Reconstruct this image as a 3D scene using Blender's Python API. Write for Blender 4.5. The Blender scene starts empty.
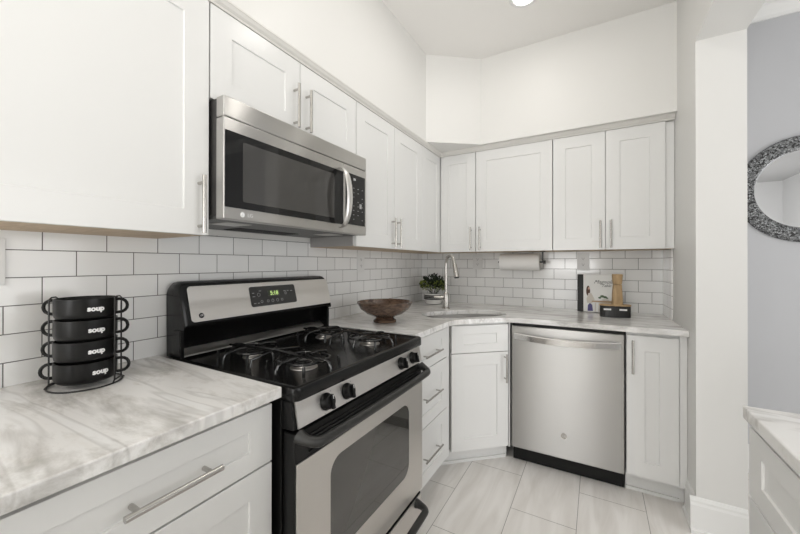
import bpy, bmesh, math, random
from mathutils import Vector, Matrix, Euler
random.seed(7)
S = bpy.context.scene
COL = S.collection
PI = math.pi

# ------------------------------------------------------------------ camera
cam_d = bpy.data.cameras.new('camera'); cam = bpy.data.objects.new('camera', cam_d); COL.objects.link(cam)
S.camera = cam
cam.location = (1.3891, -2.8444, 1.2477)
cam.rotation_euler = (Matrix.Rotation(math.radians(29.6435), 4, 'Z') @ Matrix.Rotation(math.radians(90.1567), 4, 'X')
                      @ Matrix.Rotation(math.radians(0.05), 4, 'Z')).to_euler()
cam_d.sensor_fit = 'HORIZONTAL'; cam_d.sensor_width = 36
cam_d.lens = 345.76 * 36 / 800
cam_d.shift_y = -0.0056
cam_d.clip_start = .01

# ------------------------------------------------------------------ world, lights, exposure
W = bpy.data.worlds.new('world'); S.world = W; W.use_nodes = True
W.node_tree.nodes['Background'].inputs[0].default_value = (.86, .92, 1, 1)
W.node_tree.nodes['Background'].inputs[1].default_value = 1.0
LAMP_POWER = 27
REAR_FILL_POWER = 30  # strength of the added rear fill light
REAR_BOUNCE = 35
HALL_POWER = 36
BOUNCE_POWER = 17

def area(name, loc, rot, sx, sy, power, col):
    l = bpy.data.lights.new(name, 'AREA'); l.shape = 'RECTANGLE'; l.size = sx; l.size_y = sy
    l.energy = power; l.color = col
    o = bpy.data.objects.new(name, l); COL.objects.link(o); o.location = loc; o.rotation_euler = rot
    return o
# unseen fill lights, added behind the camera and in the next room
area('rear_fill', (.80, -6.48, 1.15), (PI/2, 0, 0), 1.1, 1.9, REAR_FILL_POWER, (1, .988, .97))
area('rear_ceiling_fill', (1.0, -4.5, 1.2), (math.radians(172), 0, 0), .8, .8, REAR_BOUNCE, (1, .988, .97))
area('hall_side_fill', (4.38, -2.0, 1.1), (PI/2, 0, PI/2), 2.0, 1.9, HALL_POWER, (1, .985, .965))
area('hall_rear_fill', (3.3, -4.3, 1.6), (math.radians(-90), 0, 0), .7, .7, 14, (1, .99, .975))
area('hall_ceiling_fill', (3.2, -3.0, 1.2), (PI, 0, 0), 1.0, 1.0, BOUNCE_POWER, (1, .985, .965))

S.view_settings.view_transform = 'Standard'
S.view_settings.look = 'None'
S.view_settings.gamma = 1
S.view_settings.use_curve_mapping = False
S.view_settings.exposure = 0.03

# ------------------------------------------------------------------ materials
def newmat(name):
    m = bpy.data.materials.new(name); m.use_nodes = True
    nt = m.node_tree
    return m, nt, nt.nodes['Principled BSDF']
def mat(name, col, rough=.5, metal=0, coat=0, bump=0, bscale=80, emit=None, estr=0, spec=.5, var=0):
    m, nt, b = newmat(name)
    b.inputs['Base Color'].default_value = (*col, 1)
    b.inputs['Roughness'].default_value = rough
    b.inputs['Metallic'].default_value = metal
    b.inputs['Coat Weight'].default_value = coat
    b.inputs['Specular IOR Level'].default_value = spec
    n = nt.nodes.new('ShaderNodeTexNoise'); n.inputs['Scale'].default_value = bscale
    n.inputs['Detail'].default_value = 3
    tc = nt.nodes.new('ShaderNodeTexCoord'); nt.links.new(tc.outputs['Object'], n.inputs['Vector'])
    if bump:
        bp = nt.nodes.new('ShaderNodeBump'); bp.inputs['Strength'].default_value = bump; bp.inputs['Distance'].default_value = .002
        nt.links.new(n.outputs['Fac'], bp.inputs['Height']); nt.links.new(bp.outputs['Normal'], b.inputs['Normal'])
    if var:
        cr = nt.nodes.new('ShaderNodeValToRGB'); nt.links.new(n.outputs['Fac'], cr.inputs['Fac'])
        cr.color_ramp.elements[0].position = .3; cr.color_ramp.elements[1].position = .7
        cr.color_ramp.elements[0].color = (*[c*(1-var) for c in col], 1)
        cr.color_ramp.elements[1].color = (*[min(1, c*(1+var)) for c in col], 1)
        nt.links.new(cr.outputs['Color'], b.inputs['Base Color'])
    if emit:
        b.inputs['Emission Color'].default_value = (*emit, 1); b.inputs['Emission Strength'].default_value = estr
    return m

def pos_nodes(nt):
    g = nt.nodes.new('ShaderNodeNewGeometry'); s = nt.nodes.new('ShaderNodeSeparateXYZ')
    nt.links.new(g.outputs['Position'], s.inputs[0]); return g, s
def addc(nt, sock, c):
    a = nt.nodes.new('ShaderNodeMath'); a.operation = 'ADD'; nt.links.new(sock, a.inputs[0]); a.inputs[1].default_value = c
    return a.outputs[0]

def tile_mat(name, uax, uoff, voff, vax, bw, bh, mortar, c1, c2, cm, rough, streak=False, bstr=.6):
    m, nt, b = newmat(name); g, s = pos_nodes(nt)
    cmb = nt.nodes.new('ShaderNodeCombineXYZ')
    nt.links.new(addc(nt, s.outputs[uax], uoff), cmb.inputs[0]); nt.links.new(addc(nt, s.outputs[vax], voff), cmb.inputs[1])
    br = nt.nodes.new('ShaderNodeTexBrick'); nt.links.new(cmb.outputs[0], br.inputs['Vector'])
    br.offset = .5; br.offset_frequency = 2; br.squash = 1
    for k, v in (('Scale', 1), ('Mortar Size', mortar), ('Mortar Smooth', .15), ('Bias', 0), ('Brick Width', bw), ('Row Height', bh)):
        br.inputs[k].default_value = v
    br.inputs['Color1'].default_value = (*c1, 1); br.inputs['Color2'].default_value = (*c2, 1); br.inputs['Mortar'].default_value = (*cm, 1)
    out = br.outputs['Color']
    if streak:
        mp = nt.nodes.new('ShaderNodeMapping'); mp.inputs['Scale'].default_value = (9, 1.2, 1)
        nt.links.new(g.outputs['Position'], mp.inputs['Vector'])
        nz = nt.nodes.new('ShaderNodeTexNoise'); nz.inputs['Scale'].default_value = 1.6; nz.inputs['Detail'].default_value = 6
        nz.inputs['Distortion'].default_value = .8
        nt.links.new(mp.outputs[0], nz.inputs['Vector'])
        cr = nt.nodes.new('ShaderNodeValToRGB'); nt.links.new(nz.outputs['Fac'], cr.inputs['Fac'])
        cr.color_ramp.elements[0].position = .35; cr.color_ramp.elements[1].position = .62
        cr.color_ramp.elements[0].color = (.86, .85, .835, 1); cr.color_ramp.elements[1].color = (1, 1, 1, 1)
        mx = nt.nodes.new('ShaderNodeMix'); mx.data_type = 'RGBA'; mx.blend_type = 'MULTIPLY'; mx.inputs[0].default_value = 1
        nt.links.new(out, mx.inputs[6]); nt.links.new(cr.outputs['Color'], mx.inputs[7]); out = mx.outputs[2]
    nt.links.new(out, b.inputs['Base Color'])
    r = nt.nodes.new('ShaderNodeMapRange'); nt.links.new(br.outputs['Fac'], r.inputs[0])
    r.inputs[3].default_value = rough; r.inputs[4].default_value = .8; nt.links.new(r.outputs[0], b.inputs['Roughness'])
    bp = nt.nodes.new('ShaderNodeBump'); bp.invert = True; bp.inputs['Strength'].default_value = bstr; bp.inputs['Distance'].default_value = .002
    nt.links.new(br.outputs['Fac'], bp.inputs['Height']); nt.links.new(bp.outputs['Normal'], b.inputs['Normal'])
    return m

def marble_mat(name):
    m, nt, b = newmat(name); g, s = pos_nodes(nt)
    def noise(scale, vec, detail, dist, sc):
        mp = nt.nodes.new('ShaderNodeMapping'); mp.inputs['Scale'].default_value = vec
        mp.inputs['Rotation'].default_value = (0, 0, math.radians(-14))
        nt.links.new(g.outputs['Position'], mp.inputs['Vector'])
        n = nt.nodes.new('ShaderNodeTexNoise'); n.inputs['Scale'].default_value = scale; n.inputs['Detail'].default_value = detail
        n.inputs['Distortion'].default_value = dist; n.inputs['Roughness'].default_value = .70
        nt.links.new(mp.outputs[0], n.inputs['Vector']); return n.outputs['Fac']
    def ramp(f, stops):
        cr = nt.nodes.new('ShaderNodeValToRGB'); nt.links.new(f, cr.inputs['Fac'])
        e = cr.color_ramp.elements
        while len(e) < len(stops): e.new(.5)
        for i, (p, c) in enumerate(stops): e[i].position = p; e[i].color = (*c, 1)
        return cr.outputs['Color']
    def mul(a, bb, fac=1):
        mx = nt.nodes.new('ShaderNodeMix'); mx.data_type = 'RGBA'; mx.blend_type = 'MULTIPLY'; mx.inputs[0].default_value = fac
        nt.links.new(a, mx.inputs[6]); nt.links.new(bb, mx.inputs[7]); return mx.outputs[2]
    clouds = ramp(noise(3.0, (1.0, 2.5, 2), 10, .35, 1), [(.27, (.42, .41, .40)), (.39, (.64, .63, .61)), (.50, (.86, .857, .85)), (1, (.90, .90, .895))])
    vein = ramp(noise(1.5, (.9, 5.0, 2), 3, .6, 1), [(.0, (1, 1, 1)), (.44, (1, 1, 1)), (.48, (.78, .77, .76)), (.5, (.74, .73, .72)), (.54, (.97, .96, .95)), (1, (1, 1, 1))])
    warm = ramp(noise(4.5, (1.5, 3, 2), 4, .6, 1), [(.30, (.84, .80, .745)), (.45, (1, 1, 1)), (1, (1, 1, 1))])
    c = mul(mul(clouds, vein, .8), warm, .4)
    nt.links.new(c, b.inputs['Base Color'])
    b.inputs['Roughness'].default_value = .16
    return m

def steel_mat(name, col=(.60, .59, .575), rough=.3, aniso=.75, rot=0.0):
    m, nt, b = newmat(name); g, s = pos_nodes(nt)
    b.inputs['Metallic'].default_value = 1
    b.inputs['Base Color'].default_value = (*col, 1)
    b.inputs['Anisotropic'].default_value = aniso; b.inputs['Anisotropic Rotation'].default_value = rot
    t = nt.nodes.new('ShaderNodeTangent'); t.direction_type = 'RADIAL'; t.axis = 'Z'
    nt.links.new(t.outputs[0], b.inputs['Tangent'])
    mp = nt.nodes.new('ShaderNodeMapping'); mp.inputs['Scale'].default_value = (3, 3, 500)
    nt.links.new(g.outputs['Position'], mp.inputs['Vector'])
    n = nt.nodes.new('ShaderNodeTexNoise'); n.inputs['Scale'].default_value = 1; n.inputs['Detail'].default_value = 4
    nt.links.new(mp.outputs[0], n.inputs['Vector'])
    r = nt.nodes.new('ShaderNodeMapRange'); nt.links.new(n.outputs['Fac'], r.inputs[0])
    r.inputs[3].default_value = rough*.8; r.inputs[4].default_value = rough*1.2
    nt.links.new(r.outputs[0], b.inputs['Roughness'])
    return m

def wood_mat(name, c1, c2, rough=.5, scale=(2, 2, 14)):
    m, nt, b = newmat(name)
    tc = nt.nodes.new('ShaderNodeTexCoord'); mp = nt.nodes.new('ShaderNodeMapping'); mp.inputs['Scale'].default_value = scale
    nt.links.new(tc.outputs['Object'], mp.inputs['Vector'])
    n = nt.nodes.new('ShaderNodeTexNoise'); n.inputs['Scale'].default_value = 5; n.inputs['Detail'].default_value = 6; n.inputs['Distortion'].default_value = 1
    nt.links.new(mp.outputs[0], n.inputs['Vector'])
    cr = nt.nodes.new('ShaderNodeValToRGB'); nt.links.new(n.outputs['Fac'], cr.inputs['Fac'])
    cr.color_ramp.elements[0].position = .35; cr.color_ramp.elements[1].position = .65
    cr.color_ramp.elements[0].color = (*c1, 1); cr.color_ramp.elements[1].color = (*c2, 1)
    nt.links.new(cr.outputs['Color'], b.inputs['Base Color']); b.inputs['Roughness'].default_value = rough
    return m

M = {}
M['wall'] = mat('white_wall_paint', (.80, .792, .768), .42, bump=.05, bscale=300, spec=.4)
M['ceiling'] = mat('ceiling_paint', (.89, .875, .85), .6, bump=.04, bscale=300)
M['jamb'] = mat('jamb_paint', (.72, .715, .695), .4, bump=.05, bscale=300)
M['hallwall'] = mat('grey_hall_paint', (.52, .525, .54), .55, bump=.05, bscale=300)
M['hallfar'] = mat('white_hall_paint', (.78, .78, .78), .6, bump=.05, bscale=300)
M['hallceil'] = mat('shaded_hall_ceiling', (.55, .55, .55), .6, bump=.04, bscale=300)  # grey stands in for shading on the hall ceiling
M['trim'] = mat('trim_paint', (.80, .80, .785), .32, bump=.02)
M['crown'] = mat('crown_paint', (.72, .705, .67), .35, bump=.02)
M['cab'] = mat('white_cabinet_lacquer', (.77, .77, .758), .28, bump=.015, bscale=150)
M['birch'] = wood_mat('birch_underside', (.52, .40, .27), (.62, .49, .35), .6, (2, 14, 2))
M['side_shade'] = mat('shaded_cabinet_side', (.34, .33, .32), .4)  # grey stands in for the shade beside the microwave
M['marble'] = marble_mat('white_grey_marble')
ROT = 0.0
TC = ((.84, .84, .83), (.88, .88, .87), (.13, .12, .115))
M['tile_left'] = tile_mat('subway_tile_left', 'Y', 2.415+3.0, -.979+.763, 'Z', .15, .0763, .0013, *TC, .12)
M['tile_back'] = tile_mat('subway_tile_back', 'X', -1.634+3.0, -.979+.763, 'Z', .15, .0763, .0013, *TC, .12)
M['tile_right'] = tile_mat('subway_tile_right', 'Y', 3.0+.07, -.979+.763, 'Z', .15, .0763, .0013, *TC, .12)
M['floor'] = tile_mat('floor_tile', 'Y', .72+6.1, -1.005+6.0, 'X', .61, .30, .0014, (.87, .845, .815), (.90, .875, .845), (.33, .31, .285), .3, streak=True, bstr=.3)
M['steel'] = steel_mat('brushed_steel', (.36, .354, .343), .33, 1.0, rot=.25)
M['mw_steel'] = steel_mat('microwave_steel', (.60, .59, .57), .33, 1.0, rot=.25)
M['steel_soft'] = steel_mat('soft_steel', (.63, .62, .60), .36, .5)
M['range_steel'] = steel_mat('range_steel', (.66, .64, .615), .42, .4)
M['nickel'] = mat('brushed_nickel', (.50, .485, .46), .27, 1)
M['satin_bar'] = mat('satin_steel_bar', (.74, .73, .71), .32, 1)
M['chrome'] = mat('bright_steel', (.75, .74, .73), .16, 1)
M['black_enamel'] = mat('black_enamel', (.005, .005, .005), .24, spec=.3)
M['black_satin'] = mat('black_satin', (.007, .007, .007), .32, spec=.25)
M['handle_black'] = mat('satin_black_handle', (.022, .022, .021), .38, spec=.5)
M['cast'] = mat('black_cast_rod', (.010, .010, .010), .18, spec=.7)
M['burner'] = mat('burner_metal', (.45, .43, .41), .38, 1, bump=.1)
M['dark_glass'] = mat('dark_glass', (.010, .010, .010), .04, spec=.35)
M['oven_glass'] = mat('oven_glass', (.055, .053, .048), .03, spec=1.0)
M['screen'] = mat('screened_window', (.05, .048, .045), .06, spec=.7)
M['panel_grey'] = mat('control_grey', (.03, .03, .03), .25)
M['grey_mark'] = mat('grey_marks', (.35, .35, .35), .5)
M['white_mark'] = mat('white_marks', (.8, .8, .8), .5)
M['lcd'] = mat('green_display', (.1, .12, .05), .4, emit=(.55, .75, .25), estr=1.0)
M['lcd_back'] = mat('display_back', (.03, .04, .02), .3)
M['dark_metal'] = mat('dark_side_metal', (.10, .098, .095), .35, .6)
M['mesh_grey'] = mat('filter_grey', (.16, .16, .155), .45, .7, bump=.5, bscale=500)
M['plastic_white'] = mat('white_plastic', (.76, .76, .75), .3)
M['slot'] = mat('dark_slot', (.03, .03, .03), .6)
M['mug'] = mat('black_glaze', (.006, .006, .006), .28, spec=.28)
M['wire'] = mat('black_wire', (.01, .01, .01), .35)
M['bowl_wood'] = wood_mat('brown_bowl_wood', (.05, .03, .021), (.15, .095, .065), .25, (5, 5, 12))
M['leaf_dark'] = mat('dark_leaf', (.014, .024, .011), .45, var=.4)
M['leaf_light'] = mat('light_leaf', (.20, .25, .045), .5, var=.4, bscale=30)
M['pot'] = mat('white_ceramic', (.72, .71, .69), .35)
M['pot_band'] = mat('woven_dark_band', (.05, .05, .048), .6, bump=.4, bscale=200)
M['soil'] = mat('soil', (.03, .02, .015), .9, bump=.5)
M['paper'] = mat('paper_towel', (.84, .83, .81), .8, bump=.2, bscale=300)
M['black_plastic'] = mat('black_plastic', (.02, .02, .02), .4)
M['book_white'] = mat('white_book_cover', (.78, .78, .76), .35)
M['book_spine'] = mat('black_book_cloth', (.02, .02, .02), .6, bump=.3, bscale=600)
M['page'] = mat('paper_pages', (.75, .72, .64), .8)
M['ink'] = mat('dark_ink', (.05, .05, .05), .6)
M['hair'] = mat('brown_print', (.09, .04, .025), .6)
M['skin'] = mat('skin_print', (.60, .38, .27), .6)
M['blue_print'] = mat('purple_print', (.10, .09, .24), .6)
M['green_print'] = mat('green_print', (.07, .12, .06), .6)
M['pale_print'] = mat('pale_print', (.62, .58, .52), .6)
M['tan_print'] = mat('tan_print', (.45, .32, .20), .6)
M['light_wood'] = wood_mat('light_wood', (.36, .24, .12), (.50, .35, .19), .5, (6, 6, 1.5))
M['canister'] = mat('black_canister', (.018, .018, .018), .4)
M['mirror'] = mat('mirror_glass', (.9, .91, .92), .01, 1)
M['sink'] = steel_mat('sink_steel', (.62, .61, .60), .35, .3)
M['lamp_glow'] = mat('lamp_glow', (1, 1, 1), .5, emit=(1, .965, .91), estr=LAMP_POWER)
M['frame_white'] = mat('white_frame_paint', (.8, .8, .79), .4)
def mosaic():
    m, nt, b = newmat('mosaic_frame')
    tc = nt.nodes.new('ShaderNodeTexCoord')
    v = nt.nodes.new('ShaderNodeTexVoronoi'); v.inputs['Scale'].default_value = 130; nt.links.new(tc.outputs['Object'], v.inputs['Vector'])
    e = nt.nodes.new('ShaderNodeTexVoronoi'); e.feature = 'DISTANCE_TO_EDGE'; e.inputs['Scale'].default_value = 130; nt.links.new(tc.outputs['Object'], e.inputs['Vector'])
    sp = nt.nodes.new('ShaderNodeSeparateColor'); nt.links.new(v.outputs['Color'], sp.inputs[0])
    cr = nt.nodes.new('ShaderNodeValToRGB'); nt.links.new(sp.outputs[0], cr.inputs['Fac'])
    el = cr.color_ramp.elements; cr.color_ramp.interpolation = 'CONSTANT'
    for i, (p, c) in enumerate([(0, .03), (.22, .13), (.5, .22), (.8, .36)]):
        if i > 1: el.new(p)
        el[i].position = p; el[i].color = (c, c*1.03, c*1.05, 1)
    mr = nt.nodes.new('ShaderNodeMath'); mr.operation = 'GREATER_THAN'; mr.inputs[1].default_value = .05; nt.links.new(e.outputs['Distance'], mr.inputs[0])
    mx = nt.nodes.new('ShaderNodeMix'); mx.data_type = 'RGBA'; nt.links.new(mr.outputs[0], mx.inputs[0])
    mx.inputs[6].default_value = (.03, .03, .03, 1); nt.links.new(cr.outputs['Color'], mx.inputs[7])
    nt.links.new(mx.outputs[2], b.inputs['Base Color']); b.inputs['Roughness'].default_value = .25
    return m
M['mosaic'] = mosaic()

# ------------------------------------------------------------------ builders
MW = {}
def thing(name, label, cat, loc=(0, 0, 0), rotz=0, group=None, kind=None):
    o = bpy.data.objects.new(name, None); COL.objects.link(o); o.empty_display_size = .05
    o.location = loc; o.rotation_euler = (0, 0, rotz)
    MW[o] = Matrix.Translation(Vector(loc)) @ Matrix.Rotation(rotz, 4, 'Z')
    tag(o, label, cat, group, kind); return o
def tag(o, label=None, cat=None, group=None, kind=None):
    if label: o['label'] = label
    if cat: o['category'] = cat
    if group: o['group'] = group
    if kind: o['kind'] = kind
    return o
def obj(name, bm, m, parent=None, smooth=False, bevel=0, local=False, segs=2, label=None):
    """link bm as one mesh object; geometry is in world metres unless local (then in the parent's frame)"""
    mx = MW.get(parent, Matrix.Identity(4)) if parent else Matrix.Identity(4)
    if parent and not local: bm.transform(mx.inverted())
    bmesh.ops.recalc_face_normals(bm, faces=bm.faces)
    me = bpy.data.meshes.new(name); bm.to_mesh(me); bm.free()
    mats = m if isinstance(m, list) else [m]
    for k in mats: me.materials.append(M[k])
    o = bpy.data.objects.new(name, me); COL.objects.link(o)
    if parent: o.parent = parent
    MW[o] = mx
    if smooth:
        for p in me.polygons: p.use_smooth = True
        me.set_sharp_from_angle(angle=math.radians(38))
    if bevel:
        b = o.modifiers.new('bevel', 'BEVEL'); b.width = bevel; b.segments = segs; b.limit_method = 'ANGLE'; b.angle_limit = math.radians(40)
        b.harden_normals = True
        for p in me.polygons: p.use_smooth = True
        if not smooth: me.set_sharp_from_angle(angle=math.radians(38))
    if label: o['label'] = label
    return o
def structure(name, bm, m, label=None, bevel=0):
    o = obj(name, bm, m, bevel=bevel); o['kind'] = 'structure'
    if label: o['label'] = label
    return o
def B(): return bmesh.new()
def box(bm, x0, x1, y0, y1, z0, z1, mi=0):
    v = [bm.verts.new((x, y, z)) for x in (x0, x1) for y in (y0, y1) for z in (z0, z1)]
    for f in ((0, 1, 3, 2), (4, 6, 7, 5), (0, 4, 5, 1), (2, 3, 7, 6), (0, 2, 6, 4), (1, 5, 7, 3)):
        bm.faces.new([v[i] for i in f]).material_index = mi
    return bm
def prism(bm, pts, z0, z1, mi=0):
    a = [bm.verts.new((*p, z0)) for p in pts]; b = [bm.verts.new((*p, z1)) for p in pts]; n = len(pts)
    bm.faces.new(a[::-1]).material_index = mi; bm.faces.new(b).material_index = mi
    for i in range(n): bm.faces.new((a[i], a[(i+1) % n], b[(i+1) % n], b[i])).material_index = mi
    return bm
def extr(bm, prof, axis, a0, a1, mi=0):
    """extrude a closed 2-D profile along an axis: 'x' -> (y,z), 'y' -> (x,z)"""
    f = (lambda p, t: (t, p[0], p[1])) if axis == 'x' else (lambda p, t: (p[0], t, p[1]))
    a = [bm.verts.new(f(p, a0)) for p in prof]; b = [bm.verts.new(f(p, a1)) for p in prof]; n = len(prof)
    bm.faces.new(a).material_index = mi; bm.faces.new(b[::-1]).material_index = mi
    for i in range(n): bm.faces.new((a[i], b[i], b[(i+1) % n], a[(i+1) % n])).material_index = mi
    return bm
def tube(bm, pts, r, n=8, closed=False, caps=True):
    pts = [Vector(p) for p in pts]; N = len(pts); rs = r if isinstance(r, (list, tuple)) else [r]*N
    rings = []; up = None
    for i in range(N):
        if closed: t = (pts[(i+1) % N] - pts[i-1]).normalized()
        else: t = (pts[min(i+1, N-1)] - pts[max(i-1, 0)]).normalized()
        if up is None:
            up = Vector((0, 0, 1)) if abs(t.z) < .9 else Vector((1, 0, 0))
        s = t.cross(up)
        if s.length < 1e-5: s = t.cross(Vector((0, 1, 0)))
        s.normalize(); up = s.cross(t).normalized()
        rings.append([bm.verts.new(pts[i] + (s*math.cos(2*PI*k/n) + up*math.sin(2*PI*k/n))*rs[i]) for k in range(n)])
    for i in range(N if closed else N-1):
        a, b = rings[i], rings[(i+1) % N]
        for k in range(n): bm.faces.new((a[k], a[(k+1) % n], b[(k+1) % n], b[k]))
    if not closed and caps: bm.faces.new(rings[0][::-1]); bm.faces.new(rings[-1])
    return bm
def lathe(bm, prof, c=(0, 0, 0), n=40, axis='z', a0=0, closed_prof=False, mi=0):
    """prof: (radius, height) pairs"""
    c = Vector(c); rings = []
    for r, h in prof:
        ring = []
        for k in range(n):
            a = a0 + 2*PI*k/n; p = (r*math.cos(a), r*math.sin(a), h)
            if axis == 'x': p = (p[2], p[0], p[1])
            if axis == 'y': p = (p[0], p[2], p[1])
            ring.append(bm.verts.new(c + Vector(p)))
        rings.append(ring)
    m = len(rings)
    for i in range(m if closed_prof else m-1):
        a, b = rings[i], rings[(i+1) % m]
        for k in range(n): bm.faces.new((a[k], a[(k+1) % n], b[(k+1) % n], b[k])).material_index = mi
    if not closed_prof:
        bm.faces.new(rings[0][::-1]).material_index = mi; bm.faces.new(rings[-1]).material_index = mi
    return bm
def arc(c, r, a0, a1, n, plane='xy', z=0):
    out = []
    for i in range(n+1):
        a = a0 + (a1-a0)*i/n; u, v = c[0] + r*math.cos(a), c[1] + r*math.sin(a)
        out.append((u, v, z) if plane == 'xy' else ((u, z, v) if plane == 'xz' else (z, u, v)))
    return out
def rrect(u0, u1, v0, v1, r, n=6):
    p = []
    for cu, cv, a in ((u1-r, v1-r, 0), (u0+r, v1-r, PI/2), (u0+r, v0+r, PI), (u1-r, v0+r, 1.5*PI)):
        for i in range(n+1): t = a + PI/2*i/n; p.append((cu + r*math.cos(t), cv + r*math.sin(t)))
    return p
def frame3(O, u, n, up=(0, 0, 1)):
    u, n, w, O = Vector(u).normalized(), Vector(n).normalized(), Vector(up), Vector(O)
    return lambda a, h, d: O + u*a + w*h + n*d
def slab(bm, F, pts, d0, d1, mi=0):
    """flat outline pts (a,h) in frame F, extruded from depth d0 to d1"""
    a = [bm.verts.new(F(p[0], p[1], d0)) for p in pts]; b = [bm.verts.new(F(p[0], p[1], d1)) for p in pts]; n = len(pts)
    bm.faces.new(a[::-1]).material_index = mi; bm.faces.new(b).material_index = mi
    for i in range(n): bm.faces.new((a[i], a[(i+1) % n], b[(i+1) % n], b[i])).material_index = mi
    return bm
def shaker(F, w, h, t=.019, s=.075, r=.0055, st=None):
    st = st or s
    bm = B()
    q = lambda x0, x1, y0, y1, d: [bm.verts.new(F(x, y, d)) for x, y in ((x0, y0), (x1, y0), (x1, y1), (x0, y1))]
    b0 = q(0, w, 0, h, 0); f0 = q(0, w, 0, h, t); f1 = q(s, w-s, st, h-st, t); f2 = q(s+.001, w-s-.001, st+.001, h-st-.001, t-r)
    bm.faces.new(b0[::-1])
    for i in range(4):
        j = (i+1) % 4
        bm.faces.new((b0[i], b0[j], f0[j], f0[i])); bm.faces.new((f0[i], f0[j], f1[j], f1[i])); bm.faces.new((f1[i], f1[j], f2[j], f2[i]))
    bm.faces.new(f2)
    return bm
def bar_handle(parent, F, a, h, length, vertical=True, d=0, stand=.032, r=.006, m='nickel', post=.75):
    bm = B(); L = length/2
    if vertical:
        P = [(a, h-L, d+stand), (a, h+L, d+stand)]; Q = [(a, h-L*post), (a, h+L*post)]
    else:
        P = [(a-L, h, d+stand), (a+L, h, d+stand)]; Q = [(a-L*post, h), (a+L*post, h)]
    tube(bm, [F(*P[0]), F(*P[1])], r, 12)
    for q in Q: tube(bm, [F(q[0], q[1], d+.0005), F(q[0], q[1], d+stand)], r*.8, 10)
    return obj('handle', bm, m, parent, smooth=True)
def text_bm(body, size, F, extrude=.0004, shear=0, align='CENTER', bold=0, bend=None):
    c = bpy.data.curves.new('letters', 'FONT'); c.body = body; c.size = size; c.align_x = align; c.align_y = 'CENTER'
    c.extrude = extrude/2; c.shear = shear; c.offset = bold; c.resolution_u = 4
    o = bpy.data.objects.new('letters', c); COL.objects.link(o)
    dg = bpy.context.evaluated_depsgraph_get(); me = bpy.data.meshes.new_from_object(o.evaluated_get(dg))
    bpy.data.objects.remove(o); bpy.data.curves.remove(c)
    bm = B(); bm.from_mesh(me); bpy.data.meshes.remove(me)
    for v in bm.verts: v.co = F(v.co.x, v.co.y, v.co.z + extrude/2)
    return bm

# ------------------------------------------------------------------ dimensions (metres, world origin in the tiled corner at floor level)
WX = 1.781; CEIL = 2.726; REAR = -6.5; HREAR = -6.3; HX = 1.967; HR = 4.4; HC = 2.80
ZC = .914; ZU = 1.336; ZUT = 2.078; UX = .323; UY = -.334; ZS = 2.108
RY0, RY1 = -2.178, -1.400                     # range
wx = lambda y: 1.775-.020*y      # the right wall runs slightly out of square
JY = -.761; OY1 = -3.2; OZ = 2.286            # opening in the right wall

# ------------------------------------------------------------------ room shell
structure('floor', box(B(), -.12, HR, REAR-.12, .12, -.1, 0), 'floor', 'pale stone-look rectangular floor tiles laid in a staggered bond')
structure('ceiling', box(B(), -.12, HX, REAR-.12, .12, CEIL, CEIL+.2), 'ceiling', 'plain off-white kitchen ceiling')
structure('ceiling_hall', box(B(), HX, HR, HREAR-.12, .12, HC, HC+.12), 'hallceil', 'hall ceiling beyond the opening')
structure('wall_left', box(B(), -.12, 0, REAR, 0, 0, CEIL), 'wall', 'white wall behind the stove')
structure('wall_back', box(B(), -.12, WX+.093, 0, .12, 0, CEIL), 'wall', 'white wall behind the sink and dishwasher')
# right wall with its opening: solid piece, header, rear piece
bm = B()
prism(bm, [(wx(0), 0), (wx(JY), JY), (HX, JY), (HX, 0)], 0, CEIL); prism(bm, [(wx(JY), JY), (wx(JY), OY1), (HX, OY1), (HX, JY)], OZ, CEIL); box(bm, wx(JY), HX, REAR, OY1, 0, CEIL)
structure('wall_right', bm, 'jamb', 'white wall with a wide cased opening to the next room')
structure('wall_hall', box(B(), HX-.093, HR, 0, .12, 0, HC), 'hallwall', 'grey wall seen through the opening, behind the mirror')
bm = B()
for y0, y1, z0, z1 in ((HREAR-.12, -3.0, 0, HC), (-1.0, .12, 0, HC), (-3.0, -1.0, 0, .1), (-3.0, -1.0, 2.1, HC)): box(bm, HR, HR+.12, y0, y1, z0, z1)
structure('wall_hall_side', bm, 'hallfar')
bm = B()
for y0, y1, z0, z1 in ((-3.0, -2.94, .1, 2.1), (-2.03, -1.97, .1, 2.1), (-1.06, -1.0, .1, 2.1), (-2.94, -1.06, .1, .16), (-2.94, -1.06, 2.04, 2.1)): box(bm, HR+.05, HR+.09, y0, y1, z0, z1)
structure('added_window_2', bm, 'frame_white')  # unseen window frame, added around the hall side fill light
# rear walls: the kitchen's with an opening added for the fill light, the hall's plain
bm = B()
for x0, x1, z0, z1 in ((-.12, .25, 0, CEIL+.1), (1.35, HX, 0, CEIL+.1), (.25, 1.35, 2.15, CEIL+.1), (.25, 1.35, 0, .15)):
    box(bm, x0, x1, REAR-.12, REAR, z0, z1)
structure('wall_rear', bm, 'wall')
bm = B(); t = .05; x0, x1, z0, z1 = .25, 1.35, .15, 2.15
box(bm, x0, x0+t, REAR-.08, REAR-.04, z0, z1); box(bm, x1-t, x1, REAR-.08, REAR-.04, z0, z1)
box(bm, x0+t, x1-t, REAR-.08, REAR-.04, z0, z0+t); box(bm, x0+t, x1-t, REAR-.08, REAR-.04, z1-t, z1)
structure('added_window_1', bm, 'frame_white')  # glazed-door frame added around the rear fill light, out of view
structure('wall_hall_rear', box(B(), HX, HR, HREAR-.12, HREAR, 0, HC), 'hallfar', 'plain white wall at the far end of the next room')

# soffit above the wall cabinets, with its chamfered corner
SX, SY = .3405, -.386
bm = B()
prism(bm, [(0, REAR), (SX, REAR), (SX, -.634), (.663, SY), (wx(SY), SY), (wx(0), 0), (0, 0)], ZS, CEIL)
structure('wall_soffit', bm, 'wall', 'white boxed-in soffit above the wall cabinets, cut diagonally at the corner')

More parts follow.
